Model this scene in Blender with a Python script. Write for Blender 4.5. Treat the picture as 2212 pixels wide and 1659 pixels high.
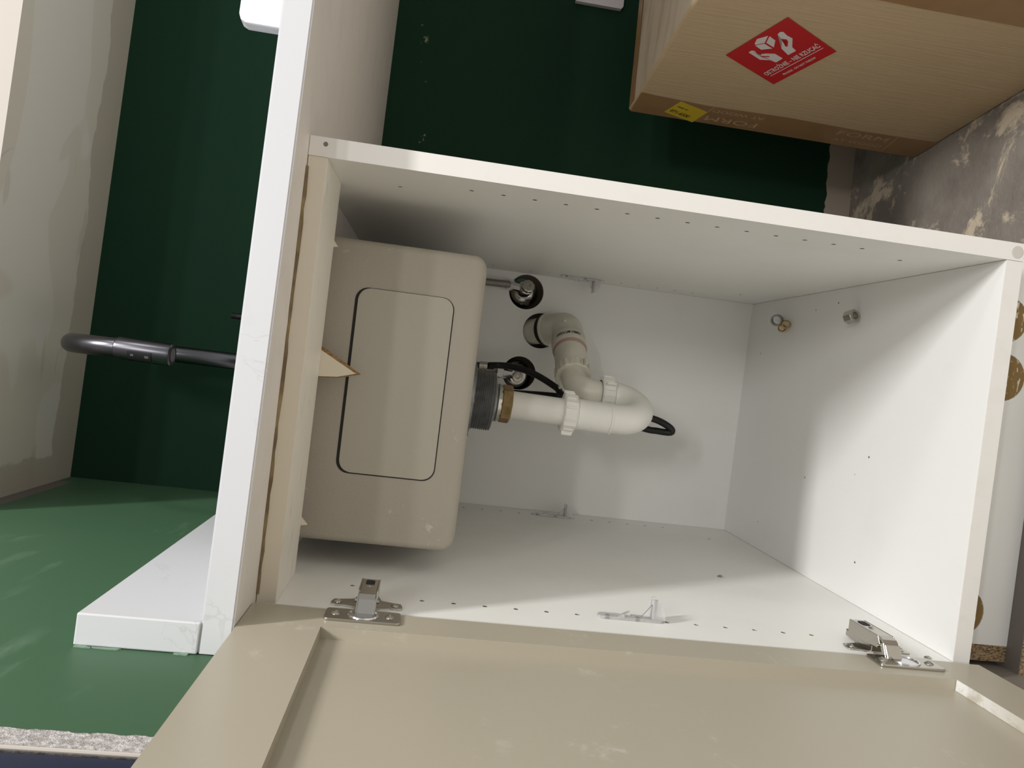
import bpy, bmesh, math, random
from mathutils import Vector, Matrix, Euler
random.seed(7)
for o in list(bpy.data.objects): bpy.data.objects.remove(o)
SC = bpy.context.scene
COL = SC.collection
FLOOR = 188.0                                   # floor lies 188 mm below the cabinet's inner floor (z = 0 in the mm frame)
def P(p): return Vector((p[0]/1000, p[1]/1000, (p[2]+FLOOR)/1000))

# ------------------------------------------------------------------ camera, world, lights, exposure
cam = bpy.data.cameras.new('camera'); cam_ob = bpy.data.objects.new('camera', cam); COL.objects.link(cam_ob)
RX = Vector((0.121928, -0.105671, -0.986898)); RY = Vector((-0.992385, -0.030469, -0.119344)); RZ = Vector((-0.017458, 0.993934, -0.108582))
m = Matrix.Identity(4)
for i in range(3):
    m[i][0] = RX[i]; m[i][1] = -RY[i]; m[i][2] = -RZ[i]
m.translation = P((240.963, -710.381, 563.423))
cam_ob.matrix_world = m
cam.sensor_fit = 'HORIZONTAL'; cam.sensor_width = 36.0; cam.lens = 26.4588
cam.clip_start = 0.01; cam.clip_end = 60
SC.camera = cam_ob

W = bpy.data.worlds.new('room_light'); SC.world = W; W.use_nodes = True
W.node_tree.nodes['Background'].inputs[0].default_value = (1.0, 1.0, 0.995, 1)
W.node_tree.nodes['Background'].inputs[1].default_value = 0.46

def lamp(name, loc, target, sx, sy, watts, col=(1, 0.995, 0.985)):
    L = bpy.data.lights.new(name, 'AREA'); L.shape = 'RECTANGLE'; L.size = sx; L.size_y = sy
    L.energy = watts; L.color = col
    o = bpy.data.objects.new(name, L); COL.objects.link(o)
    o.location = P(loc)
    z = (P(loc)-P(target)).normalized(); x = Vector((1, 0, 0)); x = (x-z*x.dot(z)).normalized()
    o.matrix_world = Matrix((x, z.cross(x), z)).transposed().to_4x4(); o.location = P(loc)
    return o
lamp('ceiling_lamp_over', (1180, -1080, 2561), (250, -60, 600), 0.5, 0.12, 47)
lamp('ceiling_lamp_near', (1050, -2850, 2561), (300, 0, 400), 0.5, 0.14, 13)
lamp('ceiling_lamp_far', (1200, -4000, 2561), (300, 0, 400), 0.62, 0.16, 17)
lamp('ceiling_lamp_side', (3700, -1330, 2561), (200, -100, 400), 0.3, 0.6, 18)
VS = SC.view_settings
VS.view_transform = 'Standard'; VS.look = 'None'; VS.gamma = 1.0; VS.exposure = 0.0
VS.use_curve_mapping = False

# ------------------------------------------------------------------ materials
def lin(r, g, b):
    f = lambda c: (c/255/12.92) if c/255 <= 0.04045 else ((c/255+0.055)/1.055)**2.4
    return (f(r), f(g), f(b), 1)
class Mat:
    """small node helper"""
    def __init__(s, name, col=(0.8, 0.8, 0.8, 1), rough=0.5, metal=0.0, spec=0.5):
        s.m = bpy.data.materials.new(name); s.m.use_nodes = True
        s.t = s.m.node_tree; s.N = s.t.nodes; s.b = s.N['Principled BSDF']
        s.b.inputs['Base Color'].default_value = col
        s.b.inputs['Roughness'].default_value = rough
        s.b.inputs['Metallic'].default_value = metal
        s.b.inputs['Specular IOR Level'].default_value = spec
        s.col = col; s.out = None
    def L(s, a, b): s.t.links.new(a, b)
    def n(s, typ, **kw):
        x = s.N.new(typ)
        for k, v in kw.items(): setattr(x, k, v)
        return x
    def pos(s):
        return s.n('ShaderNodeNewGeometry').outputs['Position']
    def scaled(s, vec, sc):
        x = s.n('ShaderNodeVectorMath', operation='MULTIPLY'); s.L(vec, x.inputs[0]); x.inputs[1].default_value = sc
        return x.outputs[0]
    def noise(s, scale, detail=3, rough=0.55, vec=None, dist=0.0):
        x = s.n('ShaderNodeTexNoise'); x.inputs['Scale'].default_value = scale
        x.inputs['Detail'].default_value = detail; x.inputs['Roughness'].default_value = rough
        x.inputs['Distortion'].default_value = dist
        s.L(vec if vec is not None else s.pos(), x.inputs['Vector'])
        return x.outputs['Fac']
    def ramp(s, fac, a, b, lo=0.0, hi=1.0):
        x = s.n('ShaderNodeMapRange'); s.L(fac, x.inputs[0])
        x.inputs[1].default_value = a; x.inputs[2].default_value = b
        x.inputs[3].default_value = lo; x.inputs[4].default_value = hi; x.clamp = True
        return x.outputs[0]
    def math(s, op, a, b=None):
        x = s.n('ShaderNodeMath', operation=op)
        for i, v in enumerate((a, b)):
            if v is None: continue
            if hasattr(v, 'links'): s.L(v, x.inputs[i])
            else: x.inputs[i].default_value = v
        return x.outputs[0]
    def sep(s, vec=None):
        x = s.n('ShaderNodeSeparateXYZ'); s.L(vec if vec is not None else s.pos(), x.inputs[0]); return x.outputs
    def mix(s, fac, c2, base=None):
        x = s.n('ShaderNodeMix', data_type='RGBA')
        if hasattr(fac, 'links'): s.L(fac, x.inputs[0])
        else: x.inputs[0].default_value = fac
        a = base if base is not None else s.out
        if a is None: x.inputs[6].default_value = s.col
        elif hasattr(a, 'links'): s.L(a, x.inputs[6])
        else: x.inputs[6].default_value = a
        if hasattr(c2, 'links'): s.L(c2, x.inputs[7])
        else: x.inputs[7].default_value = c2
        s.out = x.outputs[2]; s.L(s.out, s.b.inputs['Base Color'])
        return s
    def bump(s, h, strength=0.2, dist=0.001):
        x = s.n('ShaderNodeBump'); x.inputs['Strength'].default_value = strength; x.inputs['Distance'].default_value = dist
        s.L(h, x.inputs['Height'])
        prev = s.b.inputs['Normal']
        if prev.is_linked: s.L(prev.links[0].from_socket, x.inputs['Normal'])
        s.L(x.outputs[0], prev); return s
    def rough(s, fac): s.L(fac, s.b.inputs['Roughness']); return s
    def band(s, v, lo, hi, soft=0.002):
        a = s.ramp(v, lo-soft, lo+soft); b = s.ramp(v, hi-soft, hi+soft, 1, 0)
        return s.math('MULTIPLY', a, b)

MT = {}
def add(key, mt): MT[key] = mt.m; return mt
# white melamine, with faint grime
a = Mat('white_melamine', lin(243, 242, 237), 0.42); a.mix(a.ramp(a.noise(9, 4), 0.5, 0.8, 0, 0.25), lin(226, 222, 212)); a.bump(a.noise(900, 1), 0.04, 0.0005); add('mel', a)
a = Mat('white_edge_band', lin(236, 232, 226), 0.4); a.mix(a.ramp(a.noise(30, 4), 0.55, 0.8, 0, 0.3), lin(222, 212, 200)); add('edge', a)
a = Mat('dusty_cabinet_floor', lin(243, 242, 239), 0.4)
v = a.n('ShaderNodeTexVoronoi'); v.inputs['Scale'].default_value = 26; v.inputs['Randomness'].default_value = 1; a.L(a.pos(), v.inputs['Vector'])
sp = a.ramp(v.outputs['Distance'], 0.030, 0.045, 1, 0)
sel = a.ramp(a.noise(40, 1), 0.48, 0.52)
a.mix(a.math('MULTIPLY', sp, sel), lin(96, 84, 70))
a.mix(a.ramp(a.noise(7, 4), 0.55, 0.8, 0, 0.2), lin(215, 212, 202)); add('cfloor', a)
a = Mat('cabinet_rail_white', lin(240, 234, 222), 0.45)
a.mix(a.ramp(a.noise(60, 5, vec=a.scaled(a.pos(), (0.5, 2.5, 2.5))), 0.6, 0.72, 0, 0.35), lin(160, 146, 128)); add('rail', a)
add('hole', Mat('drilled_chipboard', lin(74, 52, 36), 0.9))
# painted taupe door
a = Mat('taupe_paint', lin(178, 170, 152), 0.34)
a.mix(a.ramp(a.noise(3.5, 4), 0.45, 0.8, 0, 0.25), lin(168, 158, 138))
a.mix(a.math('MULTIPLY', a.ramp(a.noise(26, 6, 0.75), 0.58, 0.68, 0, 0.32), a.ramp(a.noise(6, 1), 0.5, 0.58)), lin(222, 218, 210))
a.bump(a.noise(350, 2), 0.05, 0.0006); add('door', a)
a = Mat('scraped_taupe_paint', lin(186, 176, 155), 0.4)
xs = a.sep()[1]; fade = a.ramp(xs, -0.16, -0.062, 0.15, 1.0)
a.mix(a.math('MULTIPLY', fade, a.ramp(a.noise(60, 6, 0.75, vec=a.scaled(a.pos(), (1, 0.5, 1))), 0.36, 0.52, 0.25, 1.0)), lin(248, 248, 246)); add('scrape', a)
# quartz
a = Mat('veined_white_quartz', lin(221, 221, 223), 0.22)
w1 = a.noise(11, 5, 0.6, dist=0.8)
vein = a.ramp(a.math('ABSOLUTE', a.math('SUBTRACT', w1, 0.5)), 0.0, 0.010, 1, 0)
a.mix(a.math('MULTIPLY', vein, a.ramp(a.noise(7, 2), 0.50, 0.66, 0, 0.24)), lin(132, 128, 126))
a.mix(a.ramp(a.noise(26, 5), 0.62, 0.8, 0, 0.22), lin(196, 194, 192)); add('quartz', a)
a = Mat('raw_quartz_underside', lin(232, 225, 218), 0.6); a.mix(a.ramp(a.noise(25, 4), 0.5, 0.8, 0, 0.4), lin(214, 204, 195)); add('quartz_raw', a)
a = Mat('white_stone_offcut', lin(238, 238, 242), 0.35); a.bump(a.noise(500, 2), 0.1, 0.0006); add('offcut', a)
a = Mat('sawn_stone_edge', lin(205, 205, 210), 0.6); a.mix(a.ramp(a.noise(160, 4, vec=a.scaled(a.pos(), (1, 1, 0.1))), 0.4, 0.65), lin(232, 232, 236)); add('sawn', a)
# sink
a = Mat('greige_composite', lin(174, 166, 152), 0.5)
a.mix(a.math('MULTIPLY', a.ramp(a.noise(60, 6, 0.75), 0.61, 0.65, 0, 0.55), a.ramp(a.noise(13, 2), 0.56, 0.62)), lin(226, 222, 212))
a.mix(a.ramp(a.noise(14, 3), 0.5, 0.8, 0, 0.2), lin(160, 152, 138)); a.bump(a.noise(420, 2), 0.25, 0.0012); add('sink', a)
a = Mat('greige_label_panel', lin(180, 173, 158), 0.42); a.bump(a.noise(500, 2), 0.2, 0.001); add('sinklabel', a)
add('groove', Mat('dark_label_edge', lin(40, 38, 36), 0.8))
# plastics, metals
a = Mat('white_pvc', lin(240, 238, 229), 0.33); a.mix(a.ramp(a.noise(40, 4), 0.6, 0.75, 0, 0.3), lin(226, 222, 208)); add('pvc', a)
a = Mat('aged_pvc', lin(226, 222, 206), 0.4); a.mix(a.ramp(a.noise(55, 5), 0.55, 0.75, 0, 0.4), lin(206, 201, 182)); add('pvc2', a)
add('pink', Mat('pink_solvent', lin(190, 158, 148), 0.5))
add('ink', Mat('dark_blue_ink', lin(44, 46, 52), 0.7))
add('rubber', Mat('black_rubber', lin(18, 18, 18), 0.6))
a = Mat('black_hose', lin(15, 15, 16), 0.42); a.mix(a.ramp(a.noise(110, 3), 0.64, 0.7, 0, 0.25), lin(90, 90, 92)); add('hose', a)
add('black', Mat('matt_black_tap', lin(98, 97, 101), 0.3, 1.0))
add('blackdull', Mat('dull_black_plastic', lin(20, 20, 22), 0.55))
add('greyprint', Mat('grey_button_mark', lin(96, 96, 98), 0.6))
add('chrome', Mat('chrome', lin(224, 224, 226), 0.16, 1.0))
add('nickel', Mat('nickel_steel', lin(190, 186, 178), 0.2, 1.0))
a = Mat('braided_steel', lin(150, 146, 138), 0.4, 0.9); a.bump(a.noise(900, 1), 0.5, 0.002); add('braid', a)
a = Mat('dull_zinc', lin(150, 152, 152), 0.42, 0.85); a.mix(a.ramp(a.noise(70, 4), 0.5, 0.75, 0, 0.6), lin(100, 100, 98)); add('zinc', a)
a = Mat('tarnished_brass', lin(158, 128, 92), 0.5, 0.55); a.mix(a.ramp(a.noise(60, 4), 0.45, 0.7, 0, 0.8), lin(112, 104, 48)); add('brass', a)
add('brass2', Mat('bright_brass', lin(176, 138, 58), 0.3, 0.95))
a = Mat('clear_plastic', (0.96, 0.96, 0.95, 1), 0.06); a.b.inputs['Transmission Weight'].default_value = 0.72; a.b.inputs['IOR'].default_value = 1.45; add('clear', a)
# walls
UX, UY = (0.998541, 0.054005, 0.000000), (-0.054005, 0.998541, 0.000000)                      # the back wall and worktop stand 3 degrees off the cabinet
a = Mat('green_back_wall_shaded', lin(30, 57, 41), 0.6, 0, 0.06)  # left wall's green made darker, so the alcove's shade is in the colour
xyz = a.sep(); edge_n = a.noise(38, 4)
lo = a.math('ADD', xyz[2], a.math('MULTIPLY', a.math('SUBTRACT', edge_n, 0.5), 0.018))
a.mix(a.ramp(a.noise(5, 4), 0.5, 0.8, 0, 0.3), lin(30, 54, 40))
unp = a.ramp(lo, 0.050, 0.0512, 1, 0)
a.mix(unp, lin(172, 160, 144))
beh = a.math('MULTIPLY', a.ramp(xyz[0], 0.428, 0.430, 1, 0), a.ramp(xyz[2], 0.86, 0.862, 1, 0))
a.mix(beh, lin(112, 98, 82))
zl = a.math('SUBTRACT', xyz[2], a.math('MULTIPLY', a.math('SUBTRACT', xyz[0], 0.69), 0.103))
scr = a.math('MULTIPLY', a.band(zl, 0.817, 0.829, 0.004), a.ramp(a.noise(30, 6, 0.8), 0.60, 0.64))
a.mix(scr, lin(196, 196, 170)); add('backwall', a)
a = Mat('green_left_wall_paint', lin(70, 102, 75), 0.5, 0, 0.25)
xyz = a.sep(); n1 = a.noise(60, 5)
a.mix(a.ramp(a.noise(4, 4), 0.5, 0.8, 0, 0.3), lin(64, 96, 69))
sm = a.noise(7, 4, 0.6, vec=a.scaled(a.pos(), (1, 1, 4)))
a.mix(a.math('MULTIPLY', a.ramp(sm, 0.58, 0.70, 0, 0.35), a.ramp(a.noise(5, 2), 0.5, 0.58)), lin(118, 144, 122))
yy = a.math('ADD', xyz[1], a.math('MULTIPLY', a.math('SUBTRACT', n1, 0.5), 0.010))
bare = a.ramp(yy, -0.2165, -0.2157, 1, 0)
a.mix(bare, lin(222, 218, 216))
pit = a.noise(230, 4, 0.75)
a.mix(a.math('MULTIPLY', bare, a.ramp(pit, 0.42, 0.60, 0.75, 0)), lin(150, 140, 134))
a.mix(a.ramp(a.math('ADD', xyz[2], a.math('MULTIPLY', a.math('SUBTRACT', n1, 0.5), 0.02)), 0.150, 0.152, 1, 0), lin(130, 122, 114))
top = a.math('ADD', a.math('MULTIPLY', xyz[1], 0.0), a.math('ADD', xyz[2], a.math('MULTIPLY', a.math('SUBTRACT', n1, 0.5), 0.004)))
a.mix(a.math('MULTIPLY', a.ramp(top, 1.3062, 1.3075), a.ramp(xyz[1], 0.575, 0.59, 1, 0)), lin(112, 104, 98))
a.bump(a.math('MULTIPLY', pit, bare), 0.6, 0.006); add('leftwall', a)
a = Mat('filled_plasterboard', lin(196, 188, 172), 0.75)
p1 = a.noise(2.6, 2, 0.4, vec=a.scaled(a.pos(), (1.3, 2.2, 1)), dist=0.6)
a.mix(a.ramp(p1, 0.50, 0.515, 0, 0.5), lin(208, 203, 192))
p2 = a.noise(4.5, 3, 0.5, vec=a.scaled(a.pos(), (0.8, 3.0, 1)))
a.mix(a.ramp(p2, 0.62, 0.64, 0, 0.5), lin(178, 168, 150))
cr = a.noise(3.2, 3, 0.5, dist=0.5)
a.mix(a.math('MULTIPLY', a.ramp(a.math('ABSOLUTE', a.math('SUBTRACT', cr, 0.5)), 0, 0.0025, 1, 0), a.ramp(a.noise(2, 1), 0.5, 0.55, 0, 0.4)), lin(128, 118, 104))
xyz = a.sep(); vv = a.math('SUBTRACT', xyz[1], a.math('MULTIPLY', xyz[0], 0.054))
wob = a.math('MULTIPLY', a.math('SUBTRACT', a.noise(9, 4), 0.5), 0.06)
back = a.ramp(a.math('ADD', vv, wob), 0.549, 0.553)
left = a.ramp(a.math('ADD', xyz[0], wob), 0.016, 0.020, 1, 0)
a.mix(a.math('MULTIPLY', a.math('MAXIMUM', back, left), 0.8), lin(166, 156, 138))
add('soffit', a)
add('fascia', Mat('white_plaster_fascia', lin(196, 188, 178), 0.7))
a = Mat('navy_painted_board', lin(36, 42, 66), 0.5)
a.mix(a.ramp(a.noise(6, 3), 0.4, 0.8, 0, 0.5), lin(26, 32, 50))
v = a.n('ShaderNodeTexVoronoi'); v.inputs['Scale'].default_value = 34; a.L(a.pos(), v.inputs['Vector'])
a.mix(a.math('MULTIPLY', a.ramp(v.outputs['Distance'], 0.10, 0.16, 1, 0), a.ramp(a.noise(21, 1), 0.58, 0.62)), lin(196, 110, 78)); add('navy', a)
a = Mat('worn_concrete_bounce_front', lin(150, 142, 132), 0.8)
a.mix(a.ramp(a.noise(6, 8, 0.65), 0.42, 0.62, 0, 0.7), lin(118, 110, 102))
a.mix(a.ramp(a.noise(9, 8, 0.72, dist=0.4), 0.535, 0.60, 0, 0.9), lin(216, 200, 176))
a.mix(a.ramp(a.noise(5, 6, 0.6), 0.56, 0.68, 0, 0.6), lin(92, 90, 92))
a.mix(a.ramp(a.math('ADD', a.sep()[1], a.math('MULTIPLY', a.math('SUBTRACT', a.noise(3, 4), 0.5), 0.12)), -0.10, -0.03, 0.95, 0), lin(222, 217, 208))  # out of view the floor is made pale to bounce light under the worktop
cn = a.noise(60, 6, 0.7); a.bump(cn, 0.5, 0.004); add('floor', a)
# card
a = Mat('brown_cardboard', lin(198, 174, 138), 0.8)
g = a.noise(30, 3, 0.5, vec=a.scaled(a.pos(), (5, 9, 0.5)))
a.mix(a.ramp(g, 0.4, 0.7, 0, 0.28), lin(180, 154, 118))
a.bump(g, 0.25, 0.002); add('card', a)
a = Mat('pale_cardboard_top', lin(196, 180, 158), 0.7)
a.mix(a.ramp(a.noise(16, 4, vec=a.scaled(a.pos(), (0.4, 3, 3))), 0.5, 0.7, 0, 0.6), lin(160, 138, 110)); add('cardtop', a)
a = Mat('brown_parcel_tape', lin(158, 124, 86), 0.35); a.mix(a.ramp(a.noise(18, 4), 0.45, 0.75, 0, 0.5), lin(136, 102, 68)); add('tape', a)
add('tapeprint', Mat('faded_tape_print', lin(192, 166, 138), 0.6))
add('red', Mat('red_sticker', lin(196, 32, 38), 0.45))
add('stickerwhite', Mat('white_sticker_print', lin(226, 218, 214), 0.5))
add('yellow', Mat('yellow_label', lin(212, 184, 48), 0.55))
add('blackprint', Mat('dark_label_print', lin(60, 54, 20), 0.6))
a = Mat('sawn_chipboard', lin(172, 146, 110), 0.9)
c = a.noise(520, 4, 0.7, vec=a.scaled(a.pos(), (1, 1, 0.45)))
a.mix(a.ramp(c, 0.40, 0.55, 0.9, 0), lin(78, 60, 42)); a.mix(a.ramp(c, 0.58, 0.68), lin(190, 164, 122)); a.bump(c, 0.6, 0.003); add('chip', a)
a = Mat('pocket_chipboard', lin(138, 112, 68), 0.85)
a.mix(a.ramp(a.noise(150, 3, 0.5, vec=a.scaled(a.pos(), (0.6, 1, 1.6))), 0.59, 0.64), lin(222, 212, 186)); add('pocket', a)
add('darkboard', Mat('grey_board', lin(116, 108, 102), 0.7))
a = Mat('dark_wood', lin(86, 62, 46), 0.8); a.mix(a.ramp(a.noise(40, 4, vec=a.scaled(a.pos(), (1, 6, 6))), 0.4, 0.7), lin(58, 40, 30)); add('wood', a)
a = Mat('hardboard_edge', lin(176, 142, 92), 0.85); a.mix(a.ramp(a.noise(300, 3), 0.4, 0.6), lin(132, 98, 58)); add('hbedge', a)
add('cream', Mat('cream_faced_board', lin(226, 216, 196), 0.5))
a = Mat('old_glue', lin(150, 130, 92), 0.6); a.mix(a.ramp(a.noise(25, 4), 0.35, 0.6), lin(104, 86, 58)); add('glue', a)
add('filler', Mat('white_filler_smear', lin(134, 160, 140), 0.7))
add('plate', Mat('grey_white_plate', lin(214, 206, 208), 0.5))
add('darkhole', Mat('dark_socket_hole', lin(34, 28, 30), 0.8))
add('dot', Mat('grey_peg_end', lin(128, 120, 112), 0.6))
add('cutedge', Mat('cut_panel_edge', lin(150, 138, 120), 0.8))
add('railedge', Mat('tan_rail_edge', lin(224, 214, 196), 0.5))
add('cap', Mat('grey_cover_cap', lin(206, 200, 190), 0.5))

# ------------------------------------------------------------------ geometry helpers (all in mm)
def rm(u, v, z): return (UX[0]*u+UY[0]*v, UX[1]*u+UY[1]*v, z)
def link(o, parent=None):
    COL.objects.link(o)
    if parent is not None: o.parent = parent
    return o
ORG = {}
def thing(name, label, cat, loc, group=None):
    o = bpy.data.objects.new(name, None); o.empty_display_size = 0.05
    link(o); o.location = P(loc); ORG[o] = P(loc)
    o['label'] = label; o['category'] = cat
    if group: o['group'] = group
    return o
def origin_of(parent):
    return ORG[parent] if parent is not None else Vector((0, 0, 0))
def finish(name, bm, mats, parent=None, smooth=False, label=None, cat=None, group=None, kind=None, at=None):
    """bm holds world mm coordinates"""
    org = origin_of(parent)
    if parent is None:
        if at is None:
            xs = [v.co.x for v in bm.verts]; ys = [v.co.y for v in bm.verts]; zs = [v.co.z for v in bm.verts]
            at = ((min(xs)+max(xs))/2, (min(ys)+max(ys))/2, min(zs))
        org = P(at)
    for v in bm.verts: v.co = P(v.co)-org
    bmesh.ops.recalc_face_normals(bm, faces=bm.faces)
    me = bpy.data.meshes.new(name); bm.to_mesh(me); bm.free()
    mats = mats if isinstance(mats, (list, tuple)) else [mats]
    for k in mats: me.materials.append(MT[k])
    if smooth:
        for p in me.polygons: p.use_smooth = True
        if smooth is not True: me.set_sharp_from_angle(angle=math.radians(smooth))
    o = bpy.data.objects.new(name, me); link(o, parent)
    if parent is None: o.location = org
    ORG[o] = org
    for k, val in (('label', label), ('category', cat), ('group', group), ('kind', kind)):
        if val: o[k] = val
    return o
def BM(): return bmesh.new()
def hexa(bm, c8, mi=0):
    """c8: bottom 4 (ccw) then top 4"""
    vs = [bm.verts.new(c) for c in c8]
    fs = []
    for f in ((3, 2, 1, 0), (4, 5, 6, 7), (0, 1, 5, 4), (1, 2, 6, 5), (2, 3, 7, 6), (3, 0, 4, 7)):
        fc = bm.faces.new([vs[i] for i in f]); fc.material_index = mi; fs.append(fc)
    return vs, fs
def bevel_all(bm, w, seg=2):
    if w > 0: bmesh.ops.bevel(bm, geom=list(bm.edges), offset=w, segments=seg, affect='EDGES', profile=0.5)
def box(x0, x1, y0, y1, z0, z1, bv=0.0, seg=2, room=False, bm=None):
    b = bm or BM(); f = rm if room else (lambda *a: a)
    t = BM() if bm else b
    hexa(t, [f(x0, y0, z0), f(x1, y0, z0), f(x1, y1, z0), f(x0, y1, z0), f(x0, y0, z1), f(x1, y0, z1), f(x1, y1, z1), f(x0, y1, z1)])
    bevel_all(t, bv, seg)
    if bm: merge(b, t)
    return b
def merge(b, t, mi=None):
    me = bpy.data.meshes.new('tmp'); t.to_mesh(me); t.free()
    n0 = len(b.faces); b.from_mesh(me); bpy.data.meshes.remove(me)
    if mi is not None:
        b.faces.ensure_lookup_table()
        for f in b.faces[n0:]: f.material_index = mi
    return b
def extrude_poly(pts, a, b, frame, bv=0.0, seg=2):
    """pts 2D; frame(u, v, w) -> xyz; extruded from w=a to w=b"""
    bm = BM(); n = len(pts)
    lo = [bm.verts.new(frame(u, v, a)) for u, v in pts]; hi = [bm.verts.new(frame(u, v, b)) for u, v in pts]
    bm.faces.new(lo[::-1]); bm.faces.new(hi)
    for i in range(n): bm.faces.new((lo[i], lo[(i+1) % n], hi[(i+1) % n], hi[i]))
    bevel_all(bm, bv, seg)
    return bm
def rrect(u0, u1, v0, v1, r, n=6):
    pts = []
    for cx, cy, a0 in ((u1-r, v1-r, 0), (u0+r, v1-r, 90), (u0+r, v0+r, 180), (u1-r, v0+r, 270)):
        for i in range(n+1):
            t = math.radians(a0+90*i/n); pts.append((cx+r*math.cos(t), cy+r*math.sin(t)))
    return pts
def circ(u, v, r, n=16): return [(u+r*math.cos(2*math.pi*i/n), v+r*math.sin(2*math.pi*i/n)) for i in range(n)]
def holed(outer, holes, a, b, frame):
    """flat board with holes, from w=a to w=b (both faces and the hole walls)"""
    cu = bpy.data.curves.new('tmp', 'CURVE'); cu.dimensions = '2D'; cu.fill_mode = 'BOTH'
    for ring in [outer]+holes:
        sp = cu.splines.new('POLY'); sp.points.add(len(ring)-1); sp.use_cyclic_u = True
        for p, (u, v) in zip(sp.points, ring): p.co = (u, v, 0, 1)
    ob = bpy.data.objects.new('tmp', cu); COL.objects.link(ob)
    dg = bpy.context.evaluated_depsgraph_get()
    me = bpy.data.meshes.new_from_object(ob.evaluated_get(dg))
    bpy.data.objects.remove(ob); bpy.data.curves.remove(cu)
    bm = BM(); bm.from_mesh(me); bpy.data.meshes.remove(me)
    bmesh.ops.remove_doubles(bm, verts=bm.verts, dist=0.001)
    r = bmesh.ops.extrude_face_region(bm, geom=list(bm.faces))
    top = [v for v in r['geom'] if isinstance(v, bmesh.types.BMVert)]
    tops = set(top)
    for v in bm.verts:
        v.co = Vector(frame(v.co.x, v.co.y, b if v in tops else a))
    return bm
def frames(pts):
    """parallel transport frames along a polyline"""
    pts = [Vector(p) for p in pts]; out = []; n = len(pts)
    T = []
    for i in range(n):
        t = (pts[min(i+1, n-1)]-pts[max(i-1, 0)]).normalized(); T.append(t)
    ref = Vector((0, 0, 1)) if abs(T[0].z) < 0.9 else Vector((1, 0, 0))
    U = T[0].cross(ref).normalized()
    for i in range(n):
        U = (U-T[i]*U.dot(T[i])).normalized(); out.append((pts[i], T[i], U, T[i].cross(U)))
    return out
def tube(pts, r, seg=20, cap=True, bm=None):
    b = bm or BM(); fr = frames(pts); rings = []
    rr = r if isinstance(r, (list, tuple)) else [r]*len(pts)
    for (p, t, u, v), q in zip(fr, rr):
        rings.append([b.verts.new(p+u*(q*math.cos(2*math.pi*i/seg))+v*(q*math.sin(2*math.pi*i/seg))) for i in range(seg)])
    for A, B in zip(rings, rings[1:]):
        for i in range(seg): b.faces.new((A[i], A[(i+1) % seg], B[(i+1) % seg], B[i]))
    if cap: b.faces.new(rings[0][::-1]); b.faces.new(rings[-1])
    return b
def lathe(p0, p1, prof, seg=28, bm=None, close=True):
    """prof: (t in mm from p0 towards p1, radius); closed at both ends when close"""
    p0 = Vector(p0); d = (Vector(p1)-p0).normalized()
    ref = Vector((0, 0, 1)) if abs(d.z) < 0.9 else Vector((1, 0, 0))
    u = d.cross(ref).normalized(); v = d.cross(u)
    b = bm or BM(); rings = []
    for t, r in prof:
        r = max(r, 0.01)
        rings.append([b.verts.new(p0+d*t+u*(r*math.cos(2*math.pi*i/seg))+v*(r*math.sin(2*math.pi*i/seg))) for i in range(seg)])
    for A, B in zip(rings, rings[1:]):
        for i in range(seg): b.faces.new((A[i], A[(i+1) % seg], B[(i+1) % seg], B[i]))
    if close: b.faces.new(rings[0][::-1]); b.faces.new(rings[-1])
    return b
def fillet(pts, rad, n=8):
    """polyline with rounded corners"""
    P3 = [Vector(p) for p in pts]; rad = rad if isinstance(rad, (list, tuple)) else [rad]*(len(pts)-2)
    out = [P3[0]]
    for i in range(1, len(P3)-1):
        a, b, c = P3[i-1], P3[i], P3[i+1]
        d1 = (a-b).normalized(); d2 = (c-b).normalized(); ang = d1.angle(d2)
        r = rad[i-1]; L = r/math.tan(ang/2)
        L = min(L, (a-b).length*0.98, (c-b).length*0.98); r = L*math.tan(ang/2)
        bis = (d1+d2).normalized(); cen = b+bis*(r/math.sin(ang/2))
        s = b+d1*L-cen; e = b+d2*L-cen; tot = s.angle(e)
        ax = s.cross(e).normalized()
        for k in range(n+1): out.append(cen+Matrix.Rotation(tot*k/n, 3, ax) @ s)
    out.append(P3[-1]); return out
def bez(pts, n=14):
    """Catmull-Rom through the points"""
    Q = [Vector(p) for p in pts]; Q = [Q[0]*2-Q[1]]+Q+[Q[-1]*2-Q[-2]]; out = []
    for i in range(1, len(Q)-2):
        for k in range(n):
            t = k/n; a, b, c, d = Q[i-1], Q[i], Q[i+1], Q[i+2]
            out.append(0.5*((2*b)+(c-a)*t+(2*a-5*b+4*c-d)*t*t+(3*b-a-3*c+d)*t**3))
    out.append(Q[-2]); return out
def text_bm(s, size, align='LEFT', width=None, sx=1.0, bold=0.0):
    cu = bpy.data.curves.new('tmp', 'FONT'); cu.body = s; cu.size = size; cu.align_x = align; cu.resolution_u = 2; cu.offset = bold*size
    ob = bpy.data.objects.new('tmp', cu); COL.objects.link(ob)
    dg = bpy.context.evaluated_depsgraph_get()
    me = bpy.data.meshes.new_from_object(ob.evaluated_get(dg))
    bpy.data.objects.remove(ob); bpy.data.curves.remove(cu)
    bm = BM(); bm.from_mesh(me); bpy.data.meshes.remove(me)
    xs = [v.co.x for v in bm.verts]
    if width and xs: sx = width/(max(xs)-min(xs))
    x0 = min(xs) if align == 'LEFT' else 0
    for v in bm.verts: v.co.x = (v.co.x-x0)*sx
    return bm
def mapped(bm, f):
    for v in bm.verts: v.co = Vector(f(v.co.x, v.co.y))
    return bm

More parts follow.
